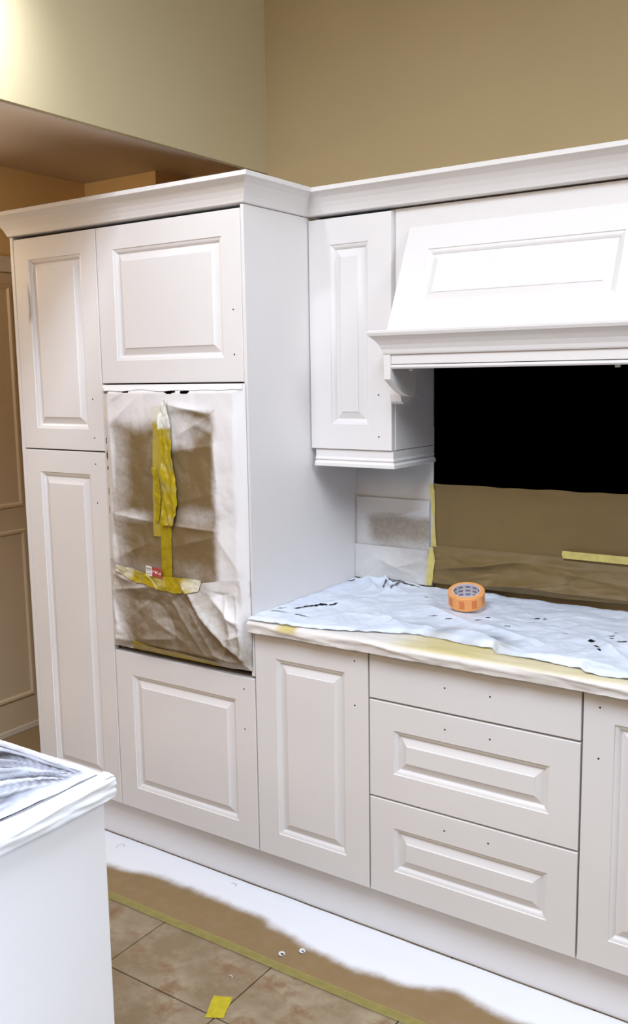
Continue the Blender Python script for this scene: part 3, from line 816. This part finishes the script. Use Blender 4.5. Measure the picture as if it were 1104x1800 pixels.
core = lathe('core', [(ri + 0.0014, 0.0), (ri + 0.0014, hh + 0.0006), (ri - 0.0014, hh + 0.0006), (ri - 0.0014, 0.0)], 64, 'core_card', t, mt)
def curved_patch(name, r, a0, a1, z0, z1, mat, parent, n=6):
    V, F = [], []
    for i in range(n + 1):
        a = a0 + (a1 - a0) * i / n
        V.append(mt @ Vector((r * math.cos(a), r * math.sin(a), z0))); V.append(mt @ Vector((r * math.cos(a), r * math.sin(a), z1)))
    for i in range(n): F.append((2 * i, 2 * i + 2, 2 * i + 3, 2 * i + 1))
    return mesh_obj(name, V, F, mat, parent)
for row in range(3):
    for k in range(11):
        a = 2 * math.pi * (k + 0.5 * (row % 2) * 0 ) / 11
        for q in range(5):                         # little strokes that read as lettering
            b0 = a + 0.075 * q
            curved_patch('core_print', ri - 0.0018, b0, b0 + 0.052, 0.005 + row * 0.0125 + (0.001 if q % 2 else 0), 0.0115 + row * 0.0125 - (0.0012 if q % 3 == 0 else 0), 'core_ink', core, 2)
for a0, a1 in ((-1.55, -1.25), (-0.85, -0.55), (-0.15, 0.15), (-2.3, -2.0), (0.6, 0.9), (1.5, 1.8)):
    curved_patch('side_print', ro + 0.0004, a0, a1, 0.008, 0.034, 'tape_print', t)

# ================================================================ ISLAND
IX, IY = 0.452, -1.03
t = thing('island_cabinet', 'white island cabinet with plain end panel in the left foreground', 'cabinet', (-0.3, -1.6, 0.0), 'white kitchen cabinets')
board('end_panel', IX - 0.02, IX, -2.15, IY, 0.0, 0.864, 'cabinet_paint', t)
board('cabinet_body', -1.0, IX - 0.0205, -2.13, IY - 0.015, 0.10, 0.864, 'cabinet_paint', t)
board('kick_board', -0.98, IX - 0.03, -2.09, IY - 0.07, 0.0, 0.0995, 'cabinet_paint', t)
iw = MB().box(-1.02, 0.462, -2.18, -1.015, 0.8655, 0.898).build('worktop', 'granite', bevel=0.004)
tag(iw, 'dark stone island worktop under clear plastic in the left foreground', 'worktop')
# white paper-tape border wrapped round the island edge (end side and far side)
def border(u, v, side):
    s = -0.040 + (0.068 if side == 'end' else 0.066) * v
    rad = 0.010
    if side == 'end':
        l = -2.18 + (2.18 - 1.012) * u
        o, z = prof_wt(s, 0.9025, 0.80, 0.0, rad)
        c = 0.006 * crumple(l * 0.5, s * 3, 14, 3) + 0.006 * fold(l, s, -1.9, .0, -1.05, -.03, .006, .9) + 0.006 * fold(l, s, -1.6, -.03, -1.03, -.005, .005, .9)
        lo = s < rad
        return (0.4655 - o + (c if lo else 0), l, z + (0 if lo else c * .6), 1.0 - 0.18 * max(0, ns(l, s, 12, 2)))
    l = -1.02 + (0.4655 + 1.02) * u
    o, z = prof_wt(s, 0.9028, 0.80, 0.0, rad)
    c = 0.003 * crumple(l * 0.5, s * 3, 14, 6)
    lo = s < rad
    return (l, -1.0115 - o + (c if lo else 0), z + (0 if lo else c), 0.9)
tag(sheet('masking_paper', 160, 26, lambda u, v: border(u, v, 'end'), 'white_paper'), 'white paper band wrapped over the near end edge of the island top', 'paper', PG)
tag(sheet('masking_paper', 120, 26, lambda u, v: border(u, v, 'far'), 'white_paper'), 'white paper band along the far edge of the island top', 'paper', PG)
def island_sheet(u, v):
    x = -1.0 + 1.446 * u; y = -2.15 + (2.15 - 1.032) * v
    cx, cy = 0.43, -1.05                                   # folds fan out of the near right corner
    r = math.hypot(x - cx, y - cy); a = math.atan2(y - cy, x - cx)
    e = min(sst(0.0, 0.05, 0.435 - x), sst(0.0, 0.04, -1.045 - y))
    fan = (abs(ns(a * 5, r * 1.3, 1.0, 3)) + 0.6 * abs(ns(a * 11, r * 2, 1.0, 5))) * 0.024 * min(1, r / 0.12)
    h = 0.004 + (fan + 0.010 * crumple(x, y, 9, 2)) * (0.25 + 0.75 * e)
    s = 0.42 + 0.9 * ns(a * 9.0, r * 2.5, 1.0, 8) + 0.6 * ns(a * 20, r * 5, 1.0, 4)
    s = max(s, sst(0.045, 0.015, 0.442 - x + 0.01 * ns(y, 0, 20)))
    return (x, y, 0.9035 + h, s)
tag(sheet('dust_sheet', 260, 220, island_sheet, 'island_film'), 'shiny clear plastic sheet with fanned folds over the dark island top', 'dust sheet')

# ================================================================ FLOOR MASKING
def edge_paint(x):
    pts = ((-1.2, -.13), (-.75, -.14), (-.563, -.121), (-.30, -.082), (.024, -.083), (.17, -.11), (.288, -.132), (.42, -.140), (.546, -.129), (.708, -.080), (.859, -.099), (1.1, -.12), (1.6, -.1))
    for (a, ya), (b, yb) in zip(pts, pts[1:]):
        if a <= x <= b:
            f = (x - a) / (b - a); f = f * f * (3 - 2 * f)
            return ya + (yb - ya) * f
    return -.12
def floor_paper(u, v):
    x = -1.2 + 2.72 * u; y = -0.250 + 0.294 * v
    n = ns(x, y, 9, 2); n2 = ns(x, y, 30, 5)
    s = sst(-0.022, 0.022, y - edge_paint(x) + 0.012 * n + 0.005 * n2)
    z = 0.0016 + 0.003 * crumple(x, y, 5, 3) * sst(-0.25, -0.2, y)
    return (x, y, z, s * 1.0 + 0.04 * max(0, n2))
tag(sheet('floor_paper', 300, 60, floor_paper, 'floor_kraft'), 'long brown floor paper with white overspray in front of the plinth', 'paper', PG)
def floor_tape(u, v):
    x = -1.2 + 2.72 * u; y = -0.264 + 0.030 * v + 0.003 * ns(x, 0, 2, 4)
    return (x, y, 0.0048 + 0.001 * ns(x, y, 12), 0)
tag(sheet('masking_tape', 160, 4, floor_tape, 'tape_floor'), 'long straight yellow tape line sealing the floor paper to the tiles', 'tape', YG)
def sq_tape(u, v):
    a, b, c, d = Vector((.216, -.516)), Vector((.257, -.493)), Vector((.227, -.417)), Vector((.179, -.439))
    p = a.lerp(b, u).lerp(d.lerp(c, u), v)
    return (p.x + .002 * ns(u * 6, v * 6), p.y, 0.0016 + 0.0012 * crumple(p.x, p.y, 30), 0)
tag(sheet('masking_tape', 14, 20, sq_tape, 'tape_square'), 'small bright yellow piece of tape stuck on a floor tile corner', 'tape', YG)
def lobby_floor(u, v):
    x = -1.775 + 0.6 * u; y = -0.6 + 1.6 * v
    return (x, y, 0.0016 + 0.002 * crumple(x, y, 5, 9), 0.03)
tag(sheet('floor_paper', 30, 60, lobby_floor, 'floor_kraft'), 'plain brown floor paper by the lobby door on the left', 'paper', PG)

def flake(label, x, y, z, r, a0, a1, w):
    V, F = [], []
    n = 14
    for i in range(n + 1):
        a = a0 + (a1 - a0) * i / n
        rr = r * (1 + 0.3 * ns(i, x, 0.7))
        for k in range(4):
            q = k * math.pi / 2
            ww = w * (0.35 + 0.65 * math.sin(math.pi * i / n))
            V.append((x + (rr + ww * math.cos(q)) * math.cos(a), y + (rr + ww * math.cos(q)) * math.sin(a), z + ww * 0.8 * (1 + math.sin(q))))
    for i in range(n):
        for k in range(4):
            j = (k + 1) % 4
            F.append((i * 4 + k, i * 4 + j, i * 4 + 4 + j, i * 4 + 4 + k))
    F.append((0, 1, 2, 3)); F.append((n * 4, n * 4 + 1, n * 4 + 2, n * 4 + 3))
    o = mesh_obj('paint_flake', V, F, 'flake', smooth=True)
    tag(o, label, 'paint flake', 'loose paint flakes on the floor')
flake('curled paint flake on white floor overspray nearest the island', -.606, -.010, .0035, .013, 0.2, 4.4, .0022)
flake('thin curved paint flake on white overspray in front of the oven housing', -.118, .003, .0035, .014, 0.3, 2.6, .0018)
flake('white paint flake on bare brown floor paper beside the yellow tape', .230, -.201, .0035, .007, 0, 5.6, .0045)
flake('larger white paint flake on brown floor paper nearest the drawers', .272, -.160, .0035, .006, 0, 5.8, .0055)
flake('thin white paint sliver lying on the tile next to the yellow tape', .165, -.36, .0008, .011, 0.5, 2.2, .0014)
